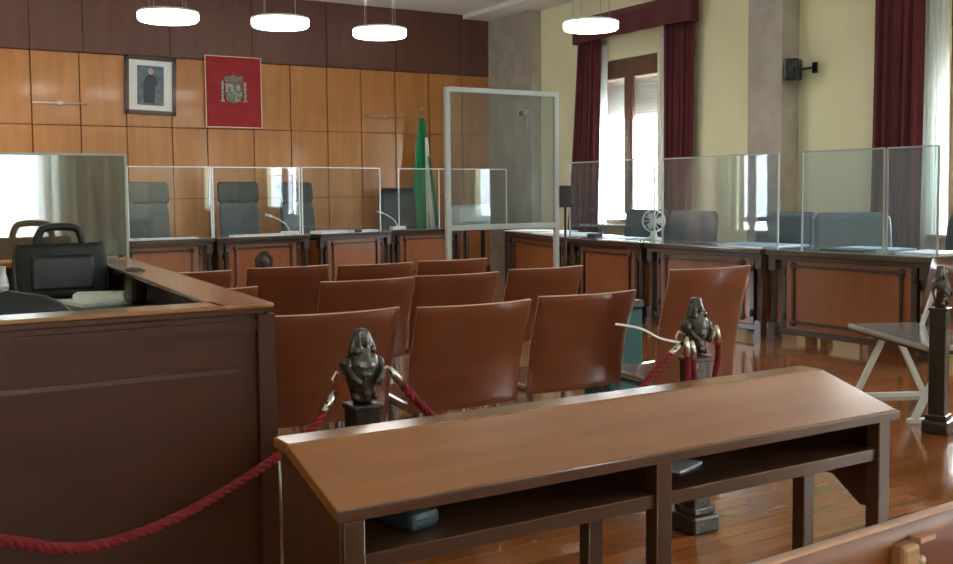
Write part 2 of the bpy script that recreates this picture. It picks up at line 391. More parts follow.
# ------------------------------------------------------------------ back wall hangings
YF = YB-.025
t = thing('framed_portrait', 'dark framed official portrait photograph with white mat on the panelling', 'picture', (3.77, YF, 2.84), 0)
t.rotation_euler = (0, R(1.5), 0)
fr = MB(); w, h, b = .70, .80, .055
for sx in (-1, 1): fr.box((sx*(w/2-b/2), -.02, 0), (b, .04, h))
for sz in (-1, 1): fr.box((0, -.02, sz*(h/2-b/2)), (w, .04, b))
fr.build('frame', 'frame_dark', t, bevel=.006)
MB().box((0, -.008, 0), (w-.08, .012, h-.08)).build('mat', 'mat_board', t)
ph = MB().box((.0, -.017, 0), (.36, .006, .54)).build('photograph', 'photo_blue', t)
pg = MB(); pg.prism([(-.09, -.24), (.05, -.24), (.06, -.02), (.10, .02), (.07, .12), (.03, .15), (-.03, .15), (-.08, .10), (-.10, -.02)], -.024, -.020, 0, 'y')
pg.build('standing_figure', 'photo_dark', ph)
pg = MB(); pg.lathe([(.001, 0), (.001, .001)], seg=3)
pg.prism([(.035*math.cos(k*PI/6), .045*math.sin(k*PI/6)+.195) for k in range(12)], -.026, -.020, 0, 'y'); pg.build('face', 'photo_skin', ph)

t = thing('coat_of_arms_banner', 'red wall banner with silver embroidered royal coat of arms', 'banner', (4.95, YF, 2.80), 0)
MB().box((0, -.012, 0), (.83, .02, 1.02)).build('cloth', 'red', t, bevel=.004)
bd = MB()
for sx in (-1, 1): bd.box((sx*.412, -.026, 0), (.012, .008, 1.02))
for sz in (-1, 1): bd.box((0, -.026, sz*.505), (.83, .008, .012))
bd.build('gold_piping', 'brass', t)
em = thing('e', '', ''); bpy.data.objects.remove(em)
y0, y1 = -.034, -.022
sh = MB()
sh.prism([(-.125, .13), (.125, .13), (.13, -.06), (.10, -.13), (0, -.16), (-.10, -.13), (-.13, -.06)], y0+.006, y1, 0, 'y')
shield = sh.build('shield', 'silver_dark', t, bevel=.002)
q = MB()
q.prism([(-.115, .0), (-.01, .0), (-.01, .12), (-.115, .12)], y0-.004, y1, 0, 'y')      # castle field
q.prism([(.01, -.015), (.115, -.015), (.09, -.12), (.01, -.14)], y0-.004, y1, 0, 'y')
q.prism([(-.03, -.01), (0, -.035), (.03, -.01), (0, .03)], y0-.008, y1, 0, 'y')
q.build('quartering', 'silver', shield)
q = MB()
for cx in (-.062,): 
    q.box((cx, y0-.006, .03), (.045, .006, .03)); 
    for d in (-.018, 0, .018): q.box((cx+d, y0-.006, .055), (.009, .006, .03))
q.build('castle', 'silver_dark', shield)
q = MB(); q.ball((.062, y0-.001, .06), .030, 1, .3, 1.5); q.build('lion', 'silver', shield)
for d in (-.03, -.01, .01, .03): MB().box((.058+d, y0-.006, -.065), (.008, .006, .08)).build('chain', 'silver_dark', shield)
for d in (-.10, -.075, -.05, -.025): MB().box((d, y0-.002, -.065), (.010, .010, .09)).build('stripe', 'silver', shield)
cr = MB(); cr.prism([(-.12, .14), (.12, .14), (.14, .20), (.11, .235), (.05, .22), (0, .25), (-.05, .22), (-.11, .235), (-.14, .20)], y0, y1, 0, 'y')
for k in (-.1, -.05, 0, .05, .1): cr.ball((k, -.03, .235-abs(k)*.15), .014, 1, .5, 1)
cr.box((0, -.03, .275), (.012, .01, .035)); cr.build('crown', 'silver_dark', t)
for s in (-1, 1):
    pi = MB(); pi.tube([(s*.165, -.03, -.12), (s*.165, -.03, .10)], .016, 10)
    pi.box((s*.165, -.03, -.13), (.055, .02, .018)); pi.box((s*.165, -.03, .108), (.05, .02, .016)); pi.ball((s*.165, -.03, .135), .02, 1, .6, 1)
    pi.build('pillar', 'silver', t)
    rb = MB(); rb.tube([(s*.20, -.032, -.05), (s*.165, -.05, -.03), (s*.13, -.034, 0), (s*.165, -.05, .03), (s*.205, -.032, .045)], .008, 6); rb.build('ribbon', 'silver_dark', t)

for x, z, mt, lb in ((2.58, 2.555, 'pale_metal', 'thin pink metal wall bar light left of the portrait'), (7.35, 2.52, 'brass', 'thin brass wall bar light left of the green flag')):
    t = thing('wall_bar_light', lb, 'wall light', (x, YF, z))
    MB().tube([(-.35, -.06, 0), (.35, -.06, 0)], .014, 8).build('bar', mt, t)
    MB().ball((0, -.06, 0), .05, 1.1, .7, .8).build('boss', mt, t)
    MB().tube([(0, 0, 0), (0, -.05, 0)], .02, 8).build('bracket', mt, t)

# flag on pole
t = thing('flag', 'furled green and white flag on a standing pole behind the far desk', 'flag', (7.95, 14.6, 0))
MB().lathe([(.14, 0), (.14, .03), (.05, .05), (.02, .08)], seg=20).build('base', 'brass', t)
MB().tube([(0, 0, .05), (0, 0, 2.62)], .014, 8).build('pole', 'brass', t)
MB().lathe([(.004, 0), (.03, .03), (.02, .07), (.004, .13)], (0, 0, 2.60), 10).build('finial', 'brass', t)
def fold(x0, x1, top, bot, zt, zb, ph):
    def f(u, v):
        k = (1-v)**.8
        w0, w1 = x0*(.25+.75*k), x1*(.25+.75*k)
        return (w0+(w1-w0)*u, -.035 - .03*math.sin(u*3*PI+ph)*(.3+k*.7), zb+(zt-zb)*v)
    return f
MB().grid(fold(-.25, .13, 0, 0, 2.50, .62, 0), 24, 14).build('green_cloth', 'green', t, solid=.006)
MB().grid(fold(.0, .20, 0, 0, 2.2, .75, 1), 12, 14).build('white_stripe', 'flag_white', t, solid=.006, loc=(0, -.05, 0))
MB().grid(fold(.12, .24, 0, 0, 1.9, .8, 2), 12, 14).build('green_stripe', 'green', t, solid=.006, loc=(0, -.09, 0))

# ------------------------------------------------------------------ desks
def desk(label, a, b, depth, left_pair=True, right_pair=True, badge=False, group='dark wood tribunal desks'):
    """desk whose FRONT top edge runs a->b, the front (audience) side is on the right hand when walking a->b"""
    a = Vector((*a, 0)); b = Vector((*b, 0)); d = b-a; L = d.length
    ang = math.atan2(d.y, d.x); 
    t = thing('tribunal_desk', label, 'desk', a, ang, group)     # local x along front edge, local +y away from audience
    H = .80
    MB().box((L/2, depth/2, H-.0275), (L, depth, .045)).build('desk_top', 'desktop', t, bevel=.006)
    MB().box((L/2, depth/2, H-.0025), (L-.01, depth-.01, .005)).build('sheen_top', 'sheen_top', t)  # thin pale slab that paints window sheen over the top
    MB().box((L/2, depth/2+.0, H-.07), (L-.06, depth-.06, .04)).build('frieze', 'desk_dark', t, bevel=.006)
    iw = L-.34
    MB().box((L/2, .085, .42), (iw, .03, .60)).build('front_panel', 'desk', t)
    fm = MB(); x0, x1, z0, z1 = L/2-iw/2+.09, L/2+iw/2-.09, .18, .66
    fm.bar((x0, .062, z0), (x1, .062, z0), .022, .022); fm.bar((x0, .062, z1), (x1, .062, z1), .022, .022)
    fm.box((x0, .062, (z0+z1)/2), (.022, .022, z1-z0)); fm.box((x1, .062, (z0+z1)/2), (.022, .022, z1-z0))
    for xx in (x0, x1):
        for zz in (z0, z1):
            fm.ball((xx, .06, zz), .035, 1, .5, 1); fm.ball((xx+(.05 if xx == x0 else -.05), .062, zz), .018, 1, .5, 1)
    fm.build('moulding', 'desk_dark', t)
    if badge:
        bg = MB(); bg.prism([(L/2-.11, .36), (L/2, .30), (L/2+.11, .36), (L/2+.12, .52), (L/2+.05, .60), (L/2, .62), (L/2-.05, .60), (L/2-.12, .52)], .05, .075, 0, 'y')
        bg.ball((L/2, .05, .47), .06, 1, .4, 1.2); bg.build('carved_badge', 'desk_dark', t, bevel=.006)
    MB().box((L/2, .09, .095), (L-.1, .06, .05)).build('stretcher', 'desk_dark', t, bevel=.006)
    for xx in (.05, L-.05):
        for yy in (.07, depth-.07):
            lg = MB()
            lg.box((xx, yy, .70), (.075, .075, .16)); lg.box((xx, yy, .10), (.075, .075, .12)); lg.box((xx, yy, .02), (.095, .095, .04))
            lg.lathe([(.034, .16), (.022, .18), (.036, .22), (.026, .30), (.034, .45), (.024, .56), (.036, .60), (.03, .625)], (xx, yy, 0), 12)
            lg.build('leg', 'desk_dark', t)
    for xx in (.155, L-.155):
        pm = MB(); pm.box((xx, .09, .42), (.055, .05, .60)); pm.ball((xx, .065, .62), .03, .8, .6, 1.2); pm.ball((xx, .065, .22), .03, .8, .6, 1.2)
        pm.build('pilaster', 'desk_dark', t, bevel=.006)
    for xx in (.05, L-.05):
        MB().box((xx, depth/2, .42), (.02, depth-.2, .56)).build('side_panel', 'desk', t)
    return t
G = 'tribunal desks set in a horseshoe'
desk('tribunal desk at the left end of the far row, behind the booth screen', (2.62, 12.28), (3.86, 12.34), .72, group=G)
desk('tribunal desk with a carved badge in the centre of its front', (3.90, 12.36), (5.18, 12.52), .70, badge=True, group=G)
desk('tribunal desk angled right of the badged desk, microphone at its left', (5.34, 12.58), (6.60, 13.00), .68, group=G)
desk('tribunal desk in front of the flag and the printer', (6.72, 13.30), (7.92, 13.30), .66, group=G)
desk('corner tribunal desk behind the white framed free-standing screen', (7.78, 11.95), (7.04, 9.62), .72, group=G)
desk('short tribunal desk just right of the slim black stand', (6.96, 9.42), (6.82, 8.02), .74, group=G)
desk('tribunal desk carrying the white desk fan, third from the near end', (6.84, 7.98), (6.84, 6.44), .80, group=G)
desk('nearest tribunal desk of the right row with blue papers on top', (6.86, 6.40), (6.90, 4.84), .84, group=G)

# ------------------------------------------------------------------ acrylic screens
def screen(name, label, a, b, z0, z1, mat, edge, posts=(), th=.008, group=None, ew=.012):
    a = Vector((*a, 0)); b = Vector((*b, 0)); d = b-a; L = d.length
    t = thing(name, label, 'protective screen', (a.x, a.y, z0), math.atan2(d.y, d.x), group)
    H = z1-z0
    MB().box((L/2, 0, H/2+.004), (L-.004, th, H-.008)).build('pane', mat, t)
    MB().box((L/2, 0, H), (L, th+.006, ew)).build('top_edge', edge, t)
    for x in [0, L]+[p*L for p in posts]:
        MB().box((x, 0, H/2), (ew, th+.008, H)).build('side_edge', edge, t)
    for x in (.08, L-.08):
        MB().box((x, 0, .006), (.03, .16, .012)).build('foot', 'acrylic', t)
    return t
G = 'acrylic screens on the desks'
screen('acrylic_screen', 'clear acrylic screen on the far-left desk before the left black chair', (2.87, 12.40), (3.86, 12.44), .80, 1.655, 'acrylic', 'acrylic_edge', group=G)
screen('acrylic_screen', 'clear acrylic screen in front of the chair below the red banner', (3.89, 12.46), (5.06, 12.60), .80, 1.655, 'acrylic', 'acrylic_edge', group=G)
screen('acrylic_screen', 'clear acrylic screen on the angled desk, right of the third judge chair', (5.12, 12.66), (6.38, 12.95), .80, 1.665, 'acrylic', 'acrylic_edge', group=G)
screen('acrylic_screen', 'long clear acrylic screen before the flag and printer', (6.86, 13.32), (8.70, 13.32), .80, 1.67, 'acrylic', 'acrylic_edge', posts=(.36,), group=G)
screen('acrylic_screen', 'acrylic screen before the left window, behind the slim black stand', (7.10, 9.55), (7.03, 8.03), .80, 1.64, 'acrylic_right', 'edge_grey', group=G)
screen('acrylic_screen', 'acrylic screen before the stone pilaster with a bright white reflection', (7.02, 7.9), (7.02, 6.40), .80, 1.63, 'acrylic_right', 'edge_grey', group=G)
screen('acrylic_screen', 'acrylic screen in front of the yellow wall right of the pilaster', (7.04, 6.15), (7.06, 5.35), .80, 1.63, 'acrylic_right', 'edge_grey', group=G)
screen('acrylic_screen', 'rightmost acrylic screen before the dark maroon curtain', (7.06, 5.32), (7.07, 4.88), .80, 1.63, 'acrylic_right', 'edge_grey', group=G)

t = thing('partition_screen', 'free-standing clear partition in a white frame behind the chairs', 'partition', (4.62, 8.02, 0), 0)
Wd = 1.18
for x in (0, Wd):
    MB().box((x, 0, 1.13), (.046, .04, 2.22)).build('post', 'pale_grey', t, bevel=.004)
    MB().box((x, 0, .012), (.07, .5, .024)).build('foot', 'pale_grey', t, bevel=.004)
MB().box((Wd/2, 0, 2.225), (Wd, .04, .045)).build('top_rail', 'pale_grey', t, bevel=.004)
MB().box((Wd/2, 0, 1.0), (Wd, .035, .05)).build('bottom_rail', 'pale_grey', t, bevel=.004)
MB().box((Wd/2, 0, 1.61), (Wd-.04, .006, 1.2)).build('pane', 'acrylic_right', t)

t = thing('tablet_stand', 'slim black floor stand with a black box at its top', 'stand', (5.98, 8.12, 0), R(-20))
MB().lathe([(.13, 0), (.13, .015), (.03, .03)], seg=20).build('base', 'black', t)
MB().tube([(0, 0, .02), (0, 0, 1.18)], .013, 8).build('pole', 'black', t)
MB().box((0, -.02, 1.27), (.13, .05, .21)).build('box', 'black', t, bevel=.01)

# ------------------------------------------------------------------ judges' chairs
def office_chair(top=1.5, w=.56, head=True, low=False):
    t = thing('office_chair', '', 'chair')
    seat = MB().box((0, 0, .48), (w, .52, .11)).build('seat', 'leather', t, bevel=.04)
    hb = top-.50
    def back(z0, z1, nm, mt, wd, th=.10):
        def f(u, v):
            a = 2*PI*u; ca, sa = math.cos(a), math.sin(a)
            e = .14
            x = wd/2*math.copysign(abs(ca)**e, ca); y = th/2*math.copysign(abs(sa)**.7, sa)
            z = z0+(z1-z0)*v
            k = min(1, .88+ (1-abs(2*v-1)**8)*.12)
            return (x*k, .28+.12*(z-.5)+y*k + .03*(x/wd*2)**2*-1.5, z)
        b = MB().grid(f, 32, 10)
        bmesh.ops.remove_doubles(b.bm, verts=b.bm.verts, dist=1e-4)
        for ring in (0, 1):
            es = [e_ for e_ in b.bm.edges if e_.is_boundary and abs(sum(v.co.z for v in e_.verts)/2-(z0 if ring == 0 else z1)) < .01]
            if es: bmesh.ops.contextual_create(b.bm, geom=es)
        return b.build(nm, mt, t)
    if head:
        back(.52, top-.27, 'backrest', 'slate', w-.02); back(top-.29, top, 'headrest', 'leather', w)
    else:
        back(.52, top, 'backrest', 'slate' if low else 'leather', w, .10)
    for s in (-1, 1):
        MB().tube([(s*w/2, -.15, .50), (s*(w/2+.05), -.15, .70), (s*(w/2+.05), .18, .72), (s*w/2, .25, .60)], .022, 8).build('armrest', 'black', t)
    MB().tube([(0, 0, .08), (0, 0, .44)], .03, 10).build('column', 'chrome', t)
    fb = MB()
    for k in range(5):
        a = 2*PI*k/5; fb.tube([(0, 0, .10), (.30*math.cos(a), .30*math.sin(a), .06)], .018, 6); fb.ball((.30*math.cos(a), .30*math.sin(a), .03), .028)
    fb.build('base', 'black', t)
    return t
ch = office_chair(1.50, .58); st = []
place(ch, st, (3.47, 13.62, 0), R(0), 'tall leather judge chair left of the others, white glint on its headrest')
place(ch, st, (4.74, 13.72, 0), R(0), 'tall leather judge chair below the red banner')
place(ch, st, (5.72, 13.86, 0), R(14), 'leather judge chair right of the one under the banner, turned slightly')
ch2 = office_chair(1.40, .60, head=False); st = []
place(ch2, st, (7.46, 14.2, 0), R(0), 'plain black leather chair left of the green flag')
ch3 = office_chair(1.09, .74, head=False, low=True); st = []
for x, y, rz, lb in ((8.28, 9.95, -90, 'small dark chair behind the screen in front of the left window'),
                     (7.85, 8.66, -90, 'wide slate leather chair behind and right of the desk fan'),
                     (7.88, 7.35, -90, 'slate leather chair in front of the stone pilaster'),
                     (8.12, 6.36, -30, 'dark chair turned sideways behind screen by the yellow wall'),
                     (8.15, 5.35, -90, 'slate leather chair at picture edge before the dark curtain')):
    place(ch3, st, (x, y, 0), R(rz), lb, 'low leather chairs behind the right desks')
    
# ------------------------------------------------------------------ desk items
def sheet(label, x, y, z, w, d, rz, mat='paper', th=.006, name='paper_sheet', cat='paper', group=None):
    o = MB().box((0, 0, th/2), (w, d, th)).build(name, mat)
    o.location = (x, y, z+.0005); o.rotation_euler = (0, 0, R(rz)); return tag(o, label, cat, group)
sheet('long white papers on the left far desk beside the judge chair', 3.28, 12.57, .8, .85, .20, 3, th=.01)
sheet('white paper stack below the second judge chair', 4.5, 12.66, .8, .7, .12, 7, th=.02)
sheet('white papers at the foot of the third judge chair', 5.62, 12.95, .8, .48, .22, 18, th=.03)
sheet('white papers at the right end of the angled desk', 6.2, 13.13, .8, .40, .2, 18, th=.02)
sheet('large white sheets doubling as window sheen at the left end of the corner desk', 7.92, 11.3, .8, .45, .9, 16, th=.012)  # oversized sheets, partly painting window sheen on the desk
sheet('white sheets doubling as window sheen in the middle of the corner desk', 7.66, 10.4, .8, .45, .7, 16, th=.012)
sheet('white sheets at the near end of the corner desk', 7.46, 9.80, .8, .36, .28, 16, th=.01)
sheet('blue sheets standing for window sheen left of the white fan', 7.36, 8.93, .8, .36, .5, 5, 'blue_paper', .008)  # blue of the sheet stands in for reflected window light
sheet('white sheet in front of the window screen', 6.94, 8.5, .8, .13, .5, 5)
sheet('dark green papers right of the desk fan', 7.20, 7.5, .8, .26, .42, 2, 'black', .01, 'folder', 'folder')
sheet('pale blue sheets standing for window sheen before the pilaster', 7.37, 6.95, .8, .50, .75, 4, 'blue_paper', .006)  # added large to carry the window reflection as colour
sheet('white sheet under the bright reflection', 6.93, 6.75, .8, .12, .42, -3)
sheet('white sheets at the near end of the right desk', 7.36, 5.1, .8, .46, .40, 6, 'paper', .012)
sheet('pale blue folder lying before the dark curtain', 7.45, 5.72, .8, .34, .55, 5, 'blue_paper', .016, 'folder', 'folder')
sheet('dark tablet in front of the pale blue folder', 7.17, 5.78, .8, .16, .42, 3, 'black', .01, 'tablet', 'tablet')

def mic(label, x, y, rz, z=.8):
    t = thing('desk_microphone', label, 'microphone', (x, y, z), R(rz), 'gooseneck microphones')
    MB().box((0, 0, .02), (.22, .13, .04)).build('base', 'white_plastic', t, bevel=.012)
    MB().tube([(0, 0, .04), (-.05, 0, .13), (-.16, -.01, .20), (-.26, -.02, .24)], .008, 8).build('gooseneck', 'white_plastic', t)
    MB().tube([(-.25, -.02, .236), (-.34, -.025, .262)], .016, 8).build('capsule', 'white_plastic', t)
mic('white gooseneck microphone between the second and third judge chairs', 5.02, 12.85, 0)
mic('white gooseneck microphone in front of the chair by the flag', 6.98, 13.6, 0)

t = thing('printer', 'white printer on the desk seen through the framed partition', 'printer', (8.30, 13.75, .80), R(-6))
MB().box((0, 0, .15), (.52, .42, .30)).build('body', 'white_plastic', t, bevel=.025)
MB().box((0, -.02, .315), (.46, .34, .03)).build('scanner_lid', 'white_plastic', t, bevel=.01)
MB().box((0, -.26, .08), (.32, .14, .015)).build('paper_tray', 'steel', t)
t = thing('side_table', 'small table supporting the printer in the corner', 'table', (8.34, 13.66, 0))
MB().box((0, 0, .775), (.8, .78, .05)).build('table_top', 'desktop', t, bevel=.006)
for sx in (-1, 1):
    for sy in (-1, 1): MB().box((sx*.36, sy*.35, .375), (.05, .05, .75)).build('leg', 'desk_dark', t)

t = thing('desk_fan', 'small white desk fan with a dark centre on the right row of desks', 'desk fan', (7.28, 8.33, .80), R(-41)); t.scale = (1.35, 1.35, 1.35)
MB().lathe([(.07, 0), (.07, .015), (.03, .03), (.02, .07)], seg=20).build('base', 'white_plastic', t)
cg = MB()
for k in range(12):
    a = k*PI/6; cg.tube([(0, -.05, .15), (.07*math.cos(a), -.045, .15+.07*math.sin(a)), (.085*math.cos(a), 0, .15+.085*math.sin(a))], .003, 5)
cg.tube([(.085*math.cos(k*PI/12), 0, .15+.085*math.sin(k*PI/12)) for k in range(25)], .008, 6)
cg.build('cage', 'white_plastic', t)
MB().ball((0, .02, .15), .045, 1, 1, 1).build('motor_housing', 'black', t)
bl = MB()
for k in range(3):
    a = k*2*PI/3; bl.box((.035*math.cos(a), -.02, .15+.035*math.sin(a)), (.06, .006, .04), rot=Matrix.Rotation(-a, 4, 'Y').to_quaternion())
bl.build('blade', 'white_plastic', t)

# small dark things on desks
def blob(name, label, cat, x, y, z, sx, sy, sz, mat='black', rz=0):
    o = MB().box((0, 0, sz/2), (sx, sy, sz)).build(name, mat, bevel=min(sx, sy, sz)*.3); o.location = (x, y, z+.0005); o.rotation_euler = (0, 0, R(rz)); return tag(o, label, cat)
blob('telephone', 'small black telephone on the desk by the left window', 'telephone', 7.18, 9.2, .8, .14, .12, .05)
blob('gavel_block', 'small dark block on the angled far desk', 'block', 6.02, 12.90, .8, .10, .06, .03)
blob('inkstand', 'small dark stand between the first two judge chairs', 'desk stand', 4.02, 12.9, .8, .06, .06, .11)

# wall fixtures
t = thing('wall_speaker', 'black wall speaker on a bracket right of the stone pilaster', 'speaker', (9.5, 8.14, 2.67), 0)
MB().box((-.22, .12, .0), (.22, .16, .24), rot=Matrix.Rotation(R(28), 4, 'Z').to_quaternion()).build('cabinet', 'black', t, bevel=.02)
MB().tube([(-.15, .08, 0), (-.03, 0, .02)], .012, 8).build('arm', 'black', t)
MB().box((-.012, -.01, .02), (.024, .06, .12)).build('wall_plate', 'black', t)
MB().tube([(-.315, .05, 0), (-.335, .045, 0)], .035, 14).build('driver', 'black_cloth', t)
t = thing('security_camera', 'small grey camera on a stalk at the corner pilaster', 'camera', (9.32, 13.62, 2.52), 0)
MB().box((-.10, 0, .05), (.16, .12, .11)).build('housing', 'steel', t, bevel=.02)
MB().box((-.17, -.05, .03), (.06, .06, .07)).build('lens', 'black', t, bevel=.01)
MB().tube([(0, 0, -.02), (-.07, 0, .0)], .02, 8).build('mount', 'steel', t)
MB().tube([(-.02, -.02, -.02), (-.03, -.02, -.22)], .012, 8).build('cable', 'steel', t)

# ------------------------------------------------------------------ plywood public chairs
def ply_chair(w=.55, top=.85, zb=.40):
    t = thing('plywood_chair', '', 'chair')      # origin under the top of the backrest, sitter faces +y
    def back(u, v):
        x = (u-.5)*w*(1-.03*(1-v)); c = 1-(2*u-1)**2
        z = zb+(top-zb)*v
        y = -.058*c*(.55+.45*v) + .105*(1-v) + .022*math.sin(PI*min(1, v*1.15))
        return (x, y, z)
    MB().grid(back, 16, 14).build('backrest', ['ply', 'ply_edge'], t, solid=.016, rim=True, bevel=.002)
    def seat(u, v):
        x = (u-.5)*w*.96; c = 1-(2*u-1)**2
        y = .13+.42*v; z = .425 - .018*c*(1-v*.5) + .03*v - (.05*((v-.85)/.15)**2 if v > .85 else 0)
        return (x, y, z)
    MB().grid(seat, 12, 14).build('seat', ['ply_seat', 'ply_edge'], t, solid=.016, rim=True, bevel=.002)
    for s in (-1, 1):
        MB().tube([(s*w*.36, .10, 0), (s*w*.36, .17, .38)], .013, 8).build('leg', 'steel', t)
        MB().tube([(s*w*.36, .50, 0), (s*w*.36, .44, .40)], .013, 8).build('leg', 'steel', t)
        MB().tube([(s*w*.36, .44, .395), (s*w*.36, .19, .385), (s*w*.36, .155, .42), (s*w*.36, .145, .50)], .011, 8).build('side_tube', 'steel', t)
    MB().tube([(-w*.36, .3, .385), (w*.36, .3, .385)], .014, 8).build('crossbar', 'steel', t)
    return t
pc = ply_chair(); st = []; G = 'rows of moulded plywood public chairs'
rows = [
 (1.635, 3.72, 'plywood chair back behind the dark carved post, next to the booth'),
 (2.235, 3.66, 'plywood chair in the nearest row, middle of the three'),
 (2.875, 3.73, 'plywood chair in the nearest row just left of the teal bin'),
 (1.50, 5.00, 'plywood chair of the second row, partly hidden by the booth rail'),
 (2.41, 5.05, 'plywood chair of the second row, directly behind the one with carved post'),
 (2.985, 5.08, 'plywood chair of the second row, third from the booth'),
 (3.67, 5.18, 'plywood chair of the second row at its right end'),
 (1.77, 6.22, 'plywood chair of the third row at its left end, beyond the booth rail'),
 (2.44, 6.28, 'plywood chair of the third row, second from the left'),
 (3.00, 6.16, 'plywood chair of the third row, third from the left'),
 (3.62, 6.22, 'plywood chair of the third row at its right end, under the white partition'),
]
for x, y, lb in rows:
    place(pc, st, (x, y, 0), 0, lb, G)
tall = ply_chair(.50, .955, .40)
tall.location = (3.40, 3.50, 0); tall['label'] = 'taller plywood chair behind the right carved post'; tall['group'] = G

# teal bin
t = thing('teal_bin', 'narrow teal bin with black rim standing right of the nearest chairs', 'bin', (3.68, 4.55, 0))
MB().box((0, 0, .33), (.24, .24, .66)).build('body', 'teal', t, bevel=.02)
MB().box((0, 0, .68), (.25, .25, .05)).build('lid', 'black', t, bevel=.015)

# ------------------------------------------------------------------ carved posts and ropes
def carved_post():
    t = thing('rope_post', '', 'rope post')
    MB().box((0, 0, .035), (.14, .14, .07)).build('foot', 'bark', t, bevel=.012)
    sh = MB(); sh.box((0, 0, .365), (.086, .086, .60)); sh.box((0, 0, .085), (.11, .11, .03)); sh.box((0, 0, .665), (.098, .098, .018))
    sh.build('shaft', 'bark', t, bevel=.006)
    f = MB()
    f.lathe([(.034, .672), (.036, .69), (.040, .715), (.048, .74), (.055, .77), (.056, .79), (.050, .812), (.038, .828), (.033, .845), (.031, .865), (.027, .885), (.022, .897), (.020, .900)], seg=22, sy=.85)
    for s in (-1, 1):
        f.ball((s*.054, -.005, .792), .020, 1, 1.2, 1); f.ball((s*.040, -.030, .745), .017); f.ball((s*.026, -.022, .835), .012, 1, 1, 1.2)
        f.tube([(s*.054, -.02, .785), (s*.048, -.042, .755), (s*.020, -.050, .735)], .013, 8); f.ball((s*.030, -.02, .695), .014)
        f.tube([(s*.020, 0, .885), (s*.030, -.003, .85), (s*.042, -.006, .815)], .011, 8)
    f.box((0, -.043, .765), (.050, .016, .055)); f.ball((0, -.024, .856), .012, 1, 1, 1.4); f.ball((0, -.030, .705), .016)
    f.build('carved_figure', 'bark', t, sub=1, disp=.010)
    for s in (-1, 1):
        MB().tube([(s*.05, 0, .76), (s*.085, 0, .775), (s*.10, 0, .755), (s*.092, 0, .735)], .005, 6).build('hook', 'brass', t)
    return t
cp = carved_post(); st = []; G = 'carved wooden rope posts'
place(cp, st, (1.33, 2.84, 0), 0, 'dark carved rope post standing before the left near chair', G)
place(cp, st, (2.77, 2.93, 0), 0, 'carved rope post with rope loops in front of the taller chair', G)
o = place(cp, st, (4.99, 3.42, 0), R(20), 'tall carved post at the picture edge beside the white-legged bench', G)
place(cp, st, (-.22, 2.15, 0), R(20), 'carved rope post beside the booth, outside the picture', G)

def smooth_path(pts, n=14):
    pts = [Vector(p) for p in pts]; out = []
    for i in range(len(pts)-1):
        p0 = pts[max(i-1, 0)]; p1 = pts[i]; p2 = pts[i+1]; p3 = pts[min(i+2, len(pts)-1)]
        for k in range(n):
            t = k/n
            out.append(.5*((2*p1)+(-p0+p2)*t+(2*p0-5*p1+4*p2-p3)*t*t+(-p0+3*p1-3*p2+p3)*t**3))
    out.append(pts[-1]); return out
def rope(label, pts, r=.013, ends=True):
    base = Vector(pts[0])
    t = thing('barrier_rope', label, 'rope', base, 0, 'red barrier ropes')
    P = [p-base for p in smooth_path(pts, 24)]
    m = MB(); L = 0; acc = [0]
    for a, b in zip(P, P[1:]): L += (b-a).length; acc.append(L)
    for s in range(3):
        q = []
        for i, p in enumerate(P):
            d = (P[min(i+1, len(P)-1)]-P[max(i-1, 0)]).normalized()
            x = d.cross(Vector((0, 1, 0)))
            if x.length < .2: x = d.cross(Vector((1, 0, 0)))
            x.normalize(); y = d.cross(x)
            a = acc[i]*2*PI/.075+s*2*PI/3
            q.append(p+(x*math.cos(a)+y*math.sin(a))*r*.5)
        m.tube(q, r*.62, 7)
    m.build('cord', 'rope', t)
    if ends:
        for p, q in ((P[0], P[6]), (P[-1], P[-7]))[:ends if isinstance(ends, int) and not isinstance(ends, bool) else 2]:
            d = (q-p).normalized()
            c = MB(); c.tube([p-d*.045, p-d*.02, p+d*.03], [.007, .012, .016], 10); c.build('end_cap', 'chrome' , t)
    return t
rope('long red rope sagging across the booth front to the left carved post', [(1.20, 2.80, .69), (1.13, 2.77, .625), (.97, 2.70, .565), (.72, 2.585, .505), (.53, 2.50, .492), (.40, 2.44, .515), (.27, 2.38, .575), (.05, 2.27, .67), (-.12, 2.19, .73)])
rope('red rope running from the left carved post down behind the bench', [(1.45, 2.84, .735), (1.51, 2.84, .665), (1.62, 2.85, .57), (1.9, 2.87, .46), (2.15, 2.88, .45), (2.4, 2.89, .54), (2.53, 2.9, .63), (2.65, 2.91, .71)])
rope('doubled red rope hanging straight down from the right carved post', [(2.69, 2.89, .715), (2.685, 2.88, .62), (2.69, 2.88, .50), (2.71, 2.88, .46), (2.725, 2.88, .50), (2.72, 2.885, .62), (2.715, 2.885, .70)], .012)
rope('short loose red rope on the far side of the right carved post', [(2.885, 2.93, .74), (2.89, 2.93, .66), (2.87, 2.93, .56), (2.86, 2.93, .42)], .012, ends=1)
o = MB().tube(smooth_path([(2.83, 3.55, .80), (2.42, 2.98, .818), (2.50, 2.93, .80), (2.58, 2.92, .76), (2.68, 2.92, .735)][1:]), .005, 6).build('white_cord', 'white_plastic')
tag(o, 'thin white cord hooked onto the right carved post', 'cord')

